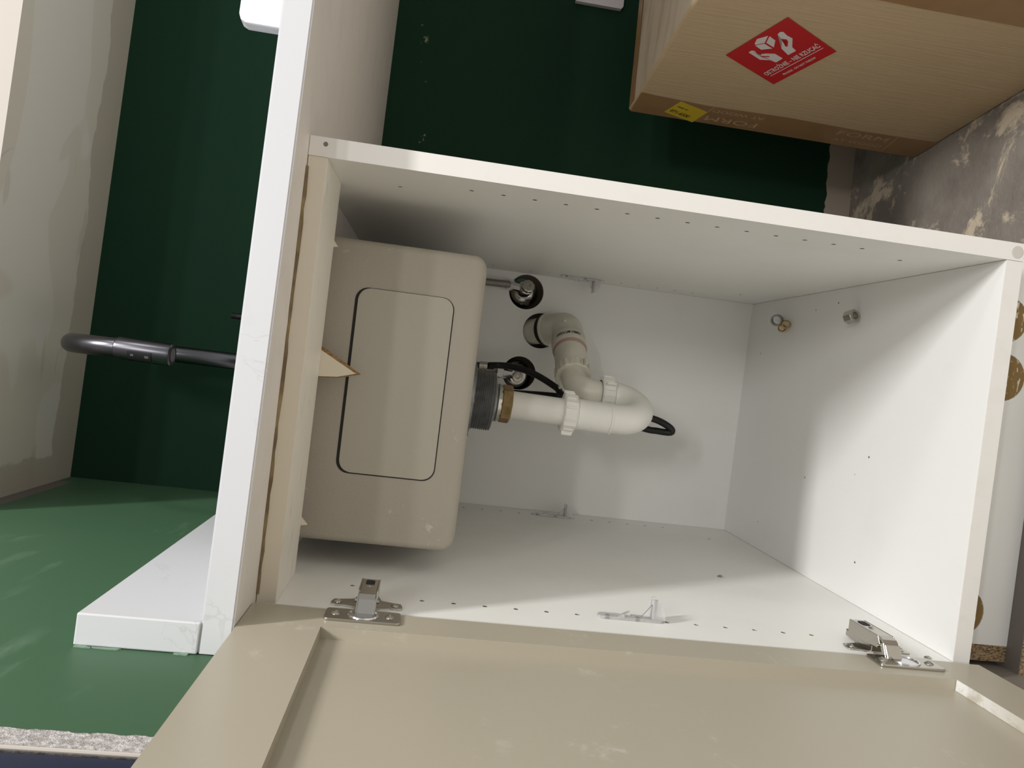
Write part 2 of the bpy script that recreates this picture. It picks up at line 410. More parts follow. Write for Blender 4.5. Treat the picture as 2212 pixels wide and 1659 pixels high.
# ------------------------------------------------------------------ the setting
VW, VB = -79.0, 624.0                            # worktop front and back wall, in the room's own axes
ZU, ZW = 697.9, 724.0                            # worktop underside and top
def xw(y): return -20.0-7.0*(y+79)/703.0         # left wall face
def struct(name, bm, mats, **k):
    return finish(name, bm, mats, kind='structure', **k)
struct('floor', box(-1500, 3500, -3500, 1200, -260, -188), 'floor')
struct('wall_back', box(-160, 2600, VB, VB+120, -188, 1700, room=True), 'backwall')
b = BM(); hexa(b, [(xw(-236)-110, -236, -188), (xw(-236), -236, -188), (xw(660), 660, -188), (xw(660)-110, 660, -188),
                   (xw(-236)-110, -236, 1700), (xw(-236), -236, 1700), (xw(660), 660, 1700), (xw(660)-110, 660, 1700)])
struct('wall_left', b, 'leftwall')
b = BM(); hexa(b, [rm(-26, 305, 1141.5), rm(2600, 305, 1141.5), rm(2600, VB+2, 1141.5), rm(2, VB+2, 1141.5),
                   rm(-26, 305, 1700), rm(2600, 305, 1700), rm(2600, VB+2, 1700), rm(2, VB+2, 1700)])
for f in b.faces:
    if f.calc_center_median().y < 450 and abs(f.normal.z) < 0.5: f.material_index = 1
b.faces.ensure_lookup_table()
for f in b.faces:
    f.normal_update()
    f.material_index = 1 if abs(f.normal.z) < 0.5 else 0
struct('ceiling', b, ['soffit', 'fascia'])
# metal bead that ends the plaster, and the navy board beyond it
struct('trim_1', tube([(xw(-237)-1.0, -237.5, -188), (xw(-237)-1.0, -237.5, 1690)], 1.5, 8), 'fascia')
struct('trim_2', box(-160, -20.5, -520, -240, -188, 1690, 2), 'navy')

# ------------------------------------------------------------------ worktop, upstand, offcut
fr_room = lambda u, v, w: rm(u, v, w)
b = holed([(-23.4, VW), (1700, VW), (1700, VB-1.5), (8, VB-1.5)], [rrect(50, 366, 150, 505, 30, 5)], ZU, ZW, fr_room)
b.normal_update()
bmesh.ops.recalc_face_normals(b, faces=b.faces)
e = [x for x in b.edges if all(abs(v.co.dot(Vector((UY[0], UY[1], 0)))-VW) < 0.2 for v in x.verts) and abs(x.verts[0].co.z-x.verts[1].co.z) < 0.1]
bmesh.ops.bevel(b, geom=e, offset=1.6, segments=2, affect='EDGES')
b.normal_update()
for f in b.faces: f.material_index = 1 if f.normal.z < -0.9 else 0
finish('worktop', b, ['quartz', 'quartz_raw'], label='long white veined quartz worktop over the open cabinet', cat='worktop')
b = BM()
hexa(b, [(xw(-79)+0.5, -81.6, ZW), (6.2, -80.4, ZW), (7.6, 618, ZW), (xw(618)+0.5, 618, ZW),
         (xw(-79)+0.5, -81.6, 820), (6.2, -80.4, 820), (7.6, 618, 820), (xw(618)+0.5, 618, 820)])
bevel_all(b, 1.2, 2)
finish('side_upstand', b, 'quartz', label='white quartz upstand fixed along the green left wall', cat='upstand')
t = thing('stone_offcut', 'small white slab with a rounded corner standing on the worktop at right', 'offcut', (575, 12, ZW))
fo = lambda u, v, w: (527+u*0.985-w*0.12, 8.4+u*0.02+w, ZW+v)
pts = [(0, 0), (105, 0), (105, 43), (70, 49.5), (8, 51), (2.5, 49), (0, 44)]
finish('slab', extrude_poly(pts, 0, 13, fo, 0.8, 2), 'offcut', t)
finish('sawn_edge', extrude_poly([(-0.35, 0.5), (0.05, 0.5), (0.05, 43), (-0.35, 43)], 1.5, 11.5, fo), 'sawn', t)
ZT = 679.9

# ------------------------------------------------------------------ base cabinet
CW, CD, Z0 = 414.3, 607.8, 128.64
cab = thing('base_cabinet', 'open white base cabinet with a taupe door under the worktop', 'cabinet', (CW/2, 300, -18))
front_z = [Z0+32*k for k in range(14)]
rear_z = [Z0+32*k for k in range(12)]
YF, YR = 46.2, 568.2
Lholes = [(YF, z) for z in front_z]+[(YR, z) for z in rear_z]+[(76, 617), (76, 66), (509, 66)]
frL = lambda u, v, w: (-w, u, v)
frR = lambda u, v, w: (CW+w, u, v)
def side(name, fr, holes):
    ring = [(0, -18), (CD+8, -18), (CD+8, 697.5), (0, 697.5)]
    bm = holed(ring, [circ(y, z, 2.6, 12) for y, z in holes], 0, 9, fr)
    merge(bm, extrude_poly(ring, 9, 18, fr))
    finish(name, bm, 'mel', cab)
    bm = extrude_poly([(-1.0, -18), (-0.05, -18), (-0.05, 697.5), (-1.0, 697.5)], 0, 18, fr)
    finish('edge_band', bm, 'edge', cab)
    proto = None
    for y, z in holes:
        if proto is None:
            bm = BM()
            lathe(fr(y, z, 0.25), fr(y, z, 8.8), [(0, 2.6), (8.4, 2.6), (8.5, 0.05)], 12, bm, close=False)
            proto = finish('pin_hole', bm, 'hole', cab); base = (y, z)
        else:
            o = proto.copy(); link(o, cab); o.location = proto.location+Vector((0, (y-base[0])/1000, (z-base[1])/1000))
side('left_side_panel', frL, Lholes)
side('right_side_panel', frR, Lholes)
finish('bottom_panel', box(0.3, CW-0.3, 0.6, CD, -18, 0, 0.4), 'cfloor', cab)
finish('edge_band', box(0.3, CW-0.3, -0.6, 0.5, -18, -0.1), 'edge', cab)
frB = lambda u, v, w: (u, CD+w, v)
HOLES = [(381.5, 414, 30.5), (317, 381, 31), (238.5, 409.5, 29.5)]
bm = holed([(0.2, -17), (CW-0.2, -17), (CW-0.2, 697), (0.2, 697)], [circ(u, v, r, 40) for u, v, r in HOLES], 0, 8, frB)
finish('back_panel', bm, 'mel', cab)
for u, v, r in HOLES:
    bm = BM(); lathe((u, CD+0.6, v), (u, CD+9, v), [(0, r-0.15), (7.2, r-0.15)], 40, bm, close=False)
    finish('cut_edge', bm, 'cutedge', cab)
# front rail with its tan edging
bm = box(0.2, CW-0.2, 0.2, 100.3, ZT, 697.3, 0.3)
fr_ = finish('front_rail', bm, 'rail', cab)
finish('rail_edging', box(0.2, CW-0.2, -0.3, 0.15, ZT+0.2, 697.2), 'railedge', fr_)
bm = BM(); hexa(bm, [(348, 98, ZT-4.5), (354, 99, ZT-0.1), (354, 101.5, ZT-0.1), (348, 101.5, ZT-5), (347, 98, ZT+0.2), (354.5, 98, ZT+0.2), (354.5, 101, ZT+0.2), (347, 101, ZT+0.2)])
finish('chipped_edge', bm, 'cream', cab)
bm = BM(); hexa(bm, [(53, 98, ZT-6.5), (60, 99, ZT-0.1), (60, 101.5, ZT-0.1), (53, 101.5, ZT-7), (52, 98, ZT+0.2), (60.5, 98, ZT+0.2), (60.5, 101, ZT+0.2), (52, 101, ZT+0.2)])
finish('chipped_edge', bm, 'cream', cab)
bm = BM(); rnd = random.Random(3); xs = [8+i*13.2 for i in range(31)]
prev = None
for x in xs:
    d, h = 3.2+rnd.uniform(-1, 1), 2.0+rnd.uniform(-0.7, 0.6)
    ring = [bm.verts.new(c) for c in ((x, 0.1, 697.2), (x, -d, 697.6), (x, -d+1, 697.4-h*0.5), (x, -0.6, 697.4-h))]
    if prev:
        for i in range(4): bm.faces.new((prev[i], ring[i], ring[(i+1) % 4], prev[(i+1) % 4]))
    else: bm.faces.new(ring[::-1])
    prev = ring
bm.faces.new(prev)
finish('glue_bead', bm, 'glue', cab)
# cover caps on the right panel's front edge
for x, z, r in ((423.0, -10.3, 6.5), (426.0, 683, 2.2)):
    bm = BM(); lathe((x, -0.9, z), (x, -2, z), [(0, r), (0.2, r), (0.32, r*0.93)], 20, bm)
    finish('cover_cap', bm, 'cap' if r > 3 else 'dot', cab)
# screws
def screw(parent, p, d, r=4.0, name='screw', mat='nickel'):
    d = Vector(d); p = Vector(p); bm = BM()
    lathe(p, p+d, [(-0.5, r), (0.3, r), (r*0.35, r*0.72), (r*0.48, r*0.45), (r*0.40, r*0.28), (r*0.1, 0.2)], 18, bm)
    o = finish(name, bm, mat, parent, smooth=40)
    return o
screw(cab, (0, 258.6, 146), (1, 0, 0), 4.2)
screw(cab, (0, 4.8, 24), (1, 0, 0), 4.0)
# hinges
def rot_t(pts): return pts
def hinge(zp, zoff, ye):
    zc = zp+zoff
    X = 4.5
    # arm: sheet-metal channel lying along the side panel, elbow over the front edge into the cup
    fz = lambda w0, w1: (lambda u, v, w: (u, v, w))
    prof = [(22.0, ye), (22.8, -8), (21.5, -15), (17.5, -20.5), (6.6, -27.5)]          # outer face (x, y)
    inner = [(20.3, ye), (21.1, -7.5), (19.9, -13.8), (16.4, -18.9), (6.6, -25.6)]
    pts = prof+inner[::-1]
    arm = finish('hinge_arm', extrude_poly(pts, zc-7.6, zc+7.6, lambda u, v, w: (u, v, w), 0.35, 1), 'nickel', cab)
    # channel flanges
    for s in (-1, 1):
        pl = [(22.3, ye), (23, -9), (16, -14), (11.5, -8), (8.5, 10), (9.5, ye)]
        a0, a1 = (zc+7.7, zc+9.0) if s > 0 else (zc-9.0, zc-7.7)
        finish('channel_flange', extrude_poly(pl, a0, a1, lambda u, v, w: (u, v, w), 0.3, 1), 'nickel', arm)
        finish('elbow_link', extrude_poly([(17, -13), (19, -19), (6.4, -25.5), (6.4, -20)], zc+s*8.2-0.7, zc+s*8.2+0.7, lambda u, v, w: (u, v, w), 0.3, 1), 'nickel', arm)
    finish('slot', extrude_poly(rrect(ye-18.5, ye-6, -4.2, 4.2, 2, 3), 22.15, 22.75, lambda u, v, w: (w, u, zc+v)), 'darkhole', arm)
    screw(arm, (22.0, ye-26, zc), (1, 0, 0), 3.4)
    lathe_bm = BM(); lathe((14, -12, zc-11), (14, -12, zc+11), [(0, 1.9), (22, 1.9)], 12, lathe_bm)
    finish('pivot_pin', lathe_bm, 'nickel', arm, smooth=40)
    zc = zp
    # mounting plate with two wings on the side panel
    wing = [(24, -32), (17, -34), (9.5, -33.5), (8.2, -29), (10, -22), (7, -13), (4, -10), (4, 10), (7, 13), (10, 22), (8.2, 29), (9.5, 33.5), (17, 34), (24, 32), (24.5, 24), (28, 13), (44, 9), (44, -9), (28, -13), (24.5, -24)]
    mp = finish('mounting_plate', extrude_poly(wing, 0.05, 2.0, lambda u, v, w: (w, u, zc+v), 0.4, 1), 'nickel', cab)
    finish('plate_block', box(1.8, 9.3, 2, ye+9, zc-6+zoff, zc+6+zoff, 1.2), 'nickel', mp)
    for s in (-1, 1): screw(mp, (2.0, 16.5, zc+s*27), (1, 0, 0), 4.0)
    # cup plate let into the door
    cp = finish('cup_plate', extrude_poly(rrect(-45.5, -17.2, zc-33.5, zc+33.5, 3.5, 4), X+0.05, X+2.6, lambda u, v, w: (w, u, v), 0.7, 2), 'nickel', cab)
    bm = BM(); lathe((X+2.4, -30, zc), (X+4, -30, zc), [(0, 14.2), (1.4, 13.6), (1.5, 12.2), (0.25, 11.6), (0.2, 0.1)], 28, bm)
    finish('cup_collar', bm, 'chrome', cp, smooth=40)
    for s in (-1, 1): screw(cp, (X+2.5, -32, zc+s*24), (1, 0, 0), 4.4)
hinge(597.2, -1, 30); hinge(74.0, 8, 42)
# clear shelf supports
def shelf_support(x, sgn, y, ztop):
    fr = lambda u, v, w: (x+sgn*w, y+u, ztop-v)
    o = finish('shelf_support', extrude_poly(rrect(-7, 7, 0, 70, 5, 4), 0.05, 3.0, fr, 0.5, 1), 'clear', cab)
    tab = [(0, 3), (0, 24), (1, 24.5)]
    ft = lambda u, v, w: (x+sgn*v, y+u, ztop-w)
    finish('shelf_tab', extrude_poly([(-7, 2.8), (7, 2.8), (7, 10), (5.5, 17), (1, 22), (-4, 23.5), (-7, 23.5)], 56.5, 59.5, ft, 0.4, 1), 'clear', o)
    finish('tab_web', extrude_poly([(3, 46), (17, 56.5), (3, 56.5)], -1.2, 1.2, lambda u, v, w: (x+sgn*u, y+w, ztop-v)), 'clear', o)
    for q in (-6.8, 5.0):
        qp = [(2.9, 57)]+[(2.9+21*math.cos(math.radians(k)), 57+13*math.sin(math.radians(k))) for k in range(0, 91, 15)]
        finish('tab_cheek', extrude_poly(qp, q, q+1.8, lambda u, v, w: (x+sgn*u, y+w, ztop-v)), 'clear', o)
    for q in (-4, 4):
        finish('grip_nib', extrude_poly([(2.9, 22+q), (6.8, 30+q), (2.9, 31+q)], q-2.4, q+2.4, lambda u, v, w: (x+sgn*u, y+w, ztop-v)), 'clear', o)
    for q in (10, 42):
        finish('peg', extrude_poly(circ(0, q, 2.3, 12), 0.04, 2.2, fr), 'darkhole', o)
shelf_support(0, 1, 46.2, 363)
shelf_support(0, 1, 568.2, 363)
shelf_support(CW, -1, 568.2, 363)

# door, opened square to the cabinet
DX0, DX1 = -15.3, 4.5
dY = [-16.0, -61.0, -405.0, -463.0]
dZ = [-16.0, 42.0, 630.0, 697.0]
door = finish('door', box(-12, -6.0, dY[3]+8, dY[0]-8, dZ[0]+8, dZ[3]-8), 'door', cab)
frD = lambda u, v, w: (w, u, v)
def dpart(name, pts, mats='door', bv=1.3):
    return finish(name, extrude_poly(pts, DX0, DX1, frD, 0), mats, door)
dpart('hinge_stile', [(dY[0], dZ[0]), (dY[0], dZ[3]), (dY[1], dZ[2]), (dY[1], dZ[1])][::-1], bv=0.5)
dpart('lock_stile', [(dY[3], dZ[0]), (dY[3], dZ[3]), (dY[2], dZ[2]), (dY[2], dZ[1])], bv=0.5)
dpart('top_rail', [(dY[0], dZ[3]), (dY[3], dZ[3]), (dY[2], dZ[2]), (dY[1], dZ[2])][::-1], bv=0.5)
dpart('bottom_rail', [(dY[0], dZ[0]), (dY[3], dZ[0]), (dY[2], dZ[1]), (dY[1], dZ[1])], bv=0.5)
# bare patch where the paint has rubbed off the lower rail's inner edge
bm = extrude_poly([(dY[1]-1, dZ[1]-0.2), (dY[2], dZ[1]-0.2), (dY[2], dZ[1]+0.35), (dY[1]-1, dZ[1]+0.35)], -5.8, 4.3, frD)
finish('rubbed_edge', bm, 'scrape', door)

# stand under the cabinet
st = thing('cabinet_stand', 'white reclaimed board stand with bare chipboard end under the cabinet', 'stand', (200, 120, -188))
frP = lambda u, v, w: (u, 60+w, v)
bm = holed([(1.9, -110), (432, -110), (432, -18.3), (1.9, -18.3)], [circ(300, -62, 26.5, 28), circ(363.5, -58, 25, 28), circ(36.5, -50, 27, 28)], 0, 1.2, frP)
merge(bm, extrude_poly([(1.9, -110), (432, -110), (432, -18.3), (1.9, -18.3)], 1.2, 18, frP))
fb = finish('front_board', bm, 'mel', st)
for u, v, r in ((300, -62, 26.2), (363.5, -58, 24.7), (36.5, -50, 26.7)):
    bm = BM(); lathe((u, 61.1, v), (u, 60, v), [(0, r), (0.35, r)], 28, bm)
    finish('milled_pocket', bm, 'pocket', fb)
finish('side_board', box(-16.3, 1.8, 60, 560, -110, -18.3), 'chip', st)
finish('base_board', box(-25, 436, 39, 560, -127.8, -110.2, 0.4), 'darkboard', st)
finish('raw_edge', box(-25, 436, 38, 38.95, -127.8, -110.4), 'chip', st)
for x in (10, 330): finish('wood_block', box(x, x+70, 75, 520, -188, -128), 'wood', st)

# ------------------------------------------------------------------ sink and waste
SK = thing('sink', 'greige composite sink bowl hanging under the worktop in the cabinet', 'sink', (197, 340, 514))
def sink_rings(x0, x1, y0, y1, z0, z1, rb, rc, n=7):
    out = []
    for k in range(n+1):
        t = math.pi/2*k/n; d = rb*(1-math.sin(t)); out.append((rrect(x0+d, x1-d, y0+d, y1-d, rc, 6), z0+rb*(1-math.cos(t))))
    out.append((rrect(x0, x1, y0, y1, rc, 6), z1)); return out
bm = BM()
rings_o = [[bm.verts.new((u, v, z)) for u, v in pts] for pts, z in sink_rings(29.5, 364, 130, 550, 514, 697.2, 15, 8)]
rings_i = [[bm.verts.new((u, v, z)) for u, v in pts] for pts, z in sink_rings(38.5, 355, 139, 541, 523, 697.2, 15, 10)]
for RR in (rings_o, rings_i):
    for A, B in zip(RR, RR[1:]):
        for i in range(len(A)): bm.faces.new((A[i], A[(i+1) % len(A)], B[(i+1) % len(A)], B[i]))
    bm.faces.new(RR[0])
A, B = rings_o[-1], rings_i[-1]
for i in range(len(A)): bm.faces.new((A[i], A[(i+1) % len(A)], B[(i+1) % len(A)], B[i]))
finish('bowl', bm, 'sink', SK, smooth=35)
finish('label_groove', extrude_poly(rrect(106.8, 312.4, 545.6, 654.6, 14, 6), 129.7, 130.2, lambda u, v, w: (u, w, v)), 'groove', SK)
finish('label_panel', extrude_poly(rrect(108.3, 311.8, 546.8, 651.2, 13, 6), 128.4, 130.1, lambda u, v, w: (u, w, v), 0.5, 1), 'sinklabel', SK)
A0, A1 = Vector((194.8, 350, 513.6)), Vector((189.3, 350, 300))
AX = (A1-A0).normalized()
def onax(z): return A0+(A1-A0)*((513.6-z)/213.6)
ST = thing('sink_strainer', 'grey metal threaded strainer screwed up into the sink bottom', 'strainer', (194, 350, 447))
bm = BM(); lathe(A0, A1, [(0, 47), (0.1, 51), (12, 50), (13.5, 46), (13.6, 40)], 36, bm)
for k in range(8):
    a = 2*math.pi*k/8; c = onax(507)+Vector((50.5*math.cos(a), 50.5*math.sin(a), 0))
    t = BM(); hexa(t, [c+Matrix.Rotation(a, 3, 'Z') @ Vector(q) for q in ((-2, -3, -6), (2.2, -3, -6), (2.2, 3, -6), (-2, 3, -6), (-2, -3, 6), (2.2, -3, 6), (2.2, 3, 6), (-2, 3, 6))]); merge(bm, t)
finish('lock_nut', bm, 'zinc', ST, smooth=40)
prof = [(10, 38)]
for k in range(9): prof += [(13.7+k*3.0, 41.5), (15.2+k*3.0, 39.6)]
prof += [(41, 41), (42.5, 38), (43, 29), (46, 27), (48, 24)]
bm = BM(); lathe(A0, A1, prof, 36, bm); finish('threaded_body', bm, 'zinc', ST, smooth=25)
bm = BM(); lathe(A0, A1, [(46, 24), (48, 27.5), (53, 25)], 30, bm); finish('neck_ring', bm, 'nickel', ST, smooth=40)
bm = BM(); lathe(A0, A1, [(52.5, 22), (53, 26), (54.5, 27), (66, 27), (68, 25), (68.2, 20)], 8, bm); finish('brass_nut', bm, 'brass', ST)

# ------------------------------------------------------------------ drain trap
TR = thing('drain_trap', 'white plastic drain trap with a U-bend and slip nuts under the sink', 'drain trap', (200, 420, 230))
bm = BM(); lathe(A0, A1, [(64, 19.6), (160, 19.6)], 28, bm); finish('tailpiece', bm, 'pvc', TR, smooth=40)
def slip_nut(p, d, r=28.5, h=19, mat='pvc', lugs=2, a0=0.4):
    p = Vector(p); d = Vector(d).normalized(); bm = BM()
    lathe(p, p+d, [(0, r-6), (0.1, r-2), (1.5, r), (h-2.5, r), (h-0.5, r-1.4), (h, r-4)], 10, bm)
    ref = Vector((0, 0, 1)) if abs(d.z) < 0.9 else Vector((1, 0, 0))
    u = d.cross(ref).normalized(); v = d.cross(u)
    for k in range(lugs):
        a = a0+2*math.pi*k/lugs; e = u*math.cos(a)+v*math.sin(a); s = d.cross(e)
        c = p+e*(r-1)
        t = BM(); hexa(t, [c-s*2+d*1.5, c-s*2+e*6+d*1.5, c+s*2+e*6+d*1.5, c+s*2+d*1.5, c-s*2+d*(h-2), c-s*2+e*6+d*(h-4), c+s*2+e*6+d*(h-4), c+s*2+d*(h-2)])
        bevel_all(t, 0.6, 1); merge(bm, t)
    for k in range(10):
        a = 2*math.pi*(k+0.5)/10; e = u*math.cos(a)+v*math.sin(a); s = d.cross(e)
        c = p+e*(r*0.955)
        t = BM(); hexa(t, [c-s*1+d*3, c-s*1+e*2+d*3, c+s*1+e*2+d*3, c+s*1+d*3, c-s*1+d*(h-4), c-s*1+e*2+d*(h-4), c+s*1+e*2+d*(h-4), c+s*1+d*(h-4)]); merge(bm, t)
    return finish('slip_nut', bm, mat, TR)
slip_nut(onax(372), AX, 28.5, 20, 'pvc', 2, 1.2)
p1 = onax(353)
U = [p1, (189.2, 350, 251), (222, 425, 251), (222, 425, 303)]
bm = tube(fillet(U, [40, 40], 12), 21.6, 28); finish('u_bend', bm, 'pvc', TR, smooth=40)
bm = BM(); lathe(onax(353), A1, [(0, 22.3), (49.5, 22.3), (50.2, 23.3), (53.2, 23.3), (53.8, 21)], 28, bm); finish('inlet_socket', bm, 'pvc', TR, smooth=40)
slip_nut((222, 425, 283), (0, 0, 1), 28.5, 20, 'pvc', 2, 0.6)
d3 = Vector((0.652, 0.757, 0.02)).normalized()
q0 = Vector((243, 467, 339.5))
arm = fillet([(222, 425, 298), (222, 425, 338.5), q0+d3*8], [34], 10)
bm = tube(arm, 19.8, 28); finish('trap_arm', bm, 'pvc2', TR, smooth=40)
slip_nut(q0, d3, 29.0, 19, 'pvc2', 2, 0.5)
def seg(name, t0, t1, prof_r, mat, **k):
    bm = BM(); lathe(q0+d3*t0, q0+d3*(t1+1), prof_r, 30, bm); return finish(name, bm, mat, TR, smooth=40, **k)
bm = BM(); lathe(q0-d3*0.5, q0+d3, [(0, 27), (0.4, 21.4), (3, 20.2)], 30, bm, close=False)
seg('coupling', 17, 60, [(0, 25), (0.5, 26.4), (46, 26.4), (47, 24)], 'pvc2')
seg('solvent_ring', 59, 66, [(0, 25), (0.2, 26.9), (6.5, 28.2), (7, 25)], 'pink')
qe = q0+d3*128
we = Vector((317.5, 609, 380)); dw = (we-qe).normalized()
el = fillet([q0+d3*66, qe, we-dw*18], [26], 12)
n = len(el)
rad = [29.0 if (Vector(p)-q0).dot(d3) < 96 else 26.5 for p in el]
el2 = [Vector(el[0]), q0+d3*90, q0+d3*93]+[Vector(p) for p in el[1:]]
rad = [29.2, 29.2, 27.0]+[26.6]*(len(el)-1)
bm = tube(el2, rad, 30); elbow = finish('elbow', bm, 'pvc2', TR, smooth=40)
bm = BM(); lathe(we-dw*20, we, [(0, 26), (0.3, 28.5), (4, 28.5), (5, 26)], 30, bm); finish('elbow_rim', bm, 'pvc2', TR, smooth=40)
bm = BM(); lathe(we-dw*16, we, [(0, 22), (0.2, 27), (5, 28.5), (9, 27), (9.5, 22)], 30, bm); finish('rubber_seal', bm, 'rubber', TR, smooth=40)
bm = BM(); lathe(we-dw*12, we, [(0, 23), (34, 23)], 26, bm); finish('wall_pipe', bm, 'pvc2', TR, smooth=40)
# moulding nub and blurred ink stamp round the elbow socket
def around(t, ang, r):
    ref = Vector((0, 0, 1)); u = d3.cross(ref).normalized(); v = d3.cross(u)
    return q0+d3*t+(u*math.cos(ang)+v*math.sin(ang))*r
TOCAM = P((241, -710, 563))*1000-Vector((0, 0, FLOOR))
u_ = d3.cross(Vector((0, 0, 1))).normalized(); v_ = d3.cross(u_)
rel = Vector((240.96, -710.4, 563.4))-(q0+d3*80); A_CAM = math.atan2(rel.dot(v_), rel.dot(u_))
tb = text_bm('N057/7M NM01', 8.5, 'CENTER', width=42, bold=0.03)
bmesh.ops.triangulate(tb, faces=tb.faces)
def wrap(x, y):
    return around(82-y, A_CAM+0.05+x/29.0, 29.45)
tb2 = mapped(tb, wrap)
finish('ink_stamp', tb2, 'ink', elbow)
c = around(112, A_CAM-0.1, 26.2)
bm = BM(); bmesh.ops.create_icosphere(bm, subdivisions=2, radius=2.4)
for v in bm.verts: v.co += c
finish('moulding_nub', bm, 'pvc', elbow, smooth=True)

# ------------------------------------------------------------------ black tap hose looping behind the trap
HS = thing('tap_hose', 'black flexible tap hose looping down behind the white trap', 'hose', (205, 490, 160))
HP = [(241,585,690),(243.7,580,473.9),(245.5,577,466.3),(248.1,568,432.2),(241.2,552,393.4),(222.9,530,354.8),(207.6,512,334.1),(194.3,492,241.7),(191.2,482,195.8),(181,476,169.8),(172.9,478,165.8),(172.3,484,186.5),(175.2,490,216.4),(199.4,515,323.1),(207.6,535,344.1),(203.2,575,426),(202,585,473.3),(202,585,690)]
bm = tube(bez(HP, 8), 5.6, 14); finish('hose', bm, 'hose', HS, smooth=True)
h0, h1 = Vector(HP[0]), Vector(HP[1])
bm = BM(); d = (h1-h0).normalized(); lathe(h1-d*9, h1+d*9, [(0, 6.5), (0.3, 7.3), (6, 7.3), (6.3, 6.8), (7.5, 6.8), (7.8, 7.3), (14, 7.3), (14.4, 6)], 16, bm)
finish('crimp_sleeve', bm, 'nickel', HS, smooth=40)
wv = Vector(HP[6])
bm = BM(); lathe(Vector(HP[14])+Vector((0, -3, 6)), wv+Vector((0, 0, -16)), [(0, 6), (1, 9.5), (20, 8.5), (30, 6)], 14, bm); finish('hose_weight', bm, 'blackdull', HS, smooth=40)

# ------------------------------------------------------------------ stop valves in the back panel's holes
def valve(label, c, head, outp, mid, end, capr, hex_n):
    t = thing('stop_valve', label, 'valve', c, 'chrome stop valves behind the back panel')
    c = Vector(c); bm = BM()
    lathe(c+Vector((0, 14, 0)), c, [(0, 28.5), (4, 28.2), (9, 26), (16, 20), (21, 14), (22, 6)], 30, bm); finish('escutcheon', bm, 'chrome', t, smooth=40)
    h = Vector(head); bm = BM(); ax = (h-c).normalized()
    lathe(c, h, [(0, 13), ((h-c).length-10, 12.5)], 20, bm); finish('valve_body', bm, 'chrome', t, smooth=40)
    bm = BM(); L = (h-c).length
    lathe(c, h, [(L-12, 10), (L-11.5, capr), (L-1, capr), (L, capr-1.5), (L+0.2, 3.4), (L-1.5, 3.0), (L-1.6, 0.2)], hex_n, bm); finish('valve_head', bm, 'nickel', t)
    o = Vector(outp); b0 = c+ax*(L*0.45)
    bm = BM(); d = (o-b0).normalized(); lathe(b0, o, [(0, 8), ((o-b0).length-8, 8), ((o-b0).length-7.5, 9.5), ((o-b0).length+3, 9.5), ((o-b0).length+3.5, 7)], 8, bm); finish('outlet_nut', bm, 'chrome', t)
    bm = tube(bez([o, mid, end], 8), 6.2, 14); finish('braided_hose', bm, 'braid', t, smooth=True)
valve('chrome stop valve with a round knob in the upper right hole', (382,616,419), (390.9,588,413.7), (389.5,603,446), (388.7,595,471.2), (383,588,690), 11.5, 10)
valve('chrome stop valve half hidden behind the black hose', (234,616,414), (231,590,413.1), (235.1,603,446), (230,601,466), (221,590,690), 9.5, 20)

# ------------------------------------------------------------------ tap on the worktop
TP = thing('kitchen_tap', 'matt black gooseneck pull-out tap behind the worktop edge', 'tap', (201, 540, ZW))
bm = BM(); lathe((201, 540, ZW+0.3), (201, 540, ZW+40), [(0, 26), (5, 26), (7, 22), (70, 22), (74, 18), (75, 13)], 32, bm); finish('tap_base', bm, 'black', TP, smooth=40)
neck = fillet([(201, 540, ZW+60), (202.5, 540, 972+97.5), (206, 345, 972+97.5), (207.5, 345, 979)], [97, 97], 16)
bm = tube(neck, 13.2, 26); finish('neck', bm, 'black', TP, smooth=True)
bm = BM(); lathe((207.5, 345, 980), (206.2, 345, 908), [(0, 13), (0.2, 14.6), (3, 15.2), (66, 15.6), (70, 15.2), (71.5, 13.4), (71.6, 12)], 30, bm); finish('spray_head', bm, 'black', TP, smooth=40)
bm = BM(); lathe((206.2, 345, 908.6), (206.2, 345, 900), [(-1, 12.6), (0.6, 12.6), (0.8, 10.4), (0.3, 10), (0.2, 0.2)], 26, bm); finish('nozzle_ring', bm, 'blackdull', TP, smooth=40)
bm = BM(); lathe((206.2, 345, 908.4), (206.2, 345, 900), [(-0.5, 9.6), (0.4, 9.2)], 9, bm); finish('spray_face', bm, 'greyprint', TP)
fs = lambda u, v, w: (207+15.9*math.sin(u/15.9)-0.012*(980-v), 345-15.9*math.cos(u/15.9)-w, v)
def curved(pts_u, z0, z1, w0, w1):
    bm = BM(); g = []
    for u in pts_u: g.append([bm.verts.new(fs(u, z, w)) for z, w in ((z0, w0), (z1, w0), (z1, w1), (z0, w1))])
    for A, B in zip(g, g[1:]):
        for i in range(4): bm.faces.new((A[i], A[(i+1) % 4], B[(i+1) % 4], B[i]))
    bm.faces.new(g[0][::-1]); bm.faces.new(g[-1]); return bm
us = [-13.5+i*1.6 for i in range(9)]
bt = finish('spray_button', curved(us, 931, 961, -1.0, 0.9), 'blackdull', TP)
finish('button_mark', curved([-8, -6.5, -5], 953, 957, 0.8, 1.1), 'greyprint', bt)
finish('button_mark', curved([-9, -7, -5.5], 934, 939, 0.8, 1.1), 'greyprint', bt)
lv = tube(fillet([(219, 540, 806), (262, 540, 812), (273.5, 540, 832), (274, 540, 889)], [8, 14], 5), [5.5]*13+[4.2] if False else 4.8, 14)
finish('lever', lv, 'black', TP, smooth=True)

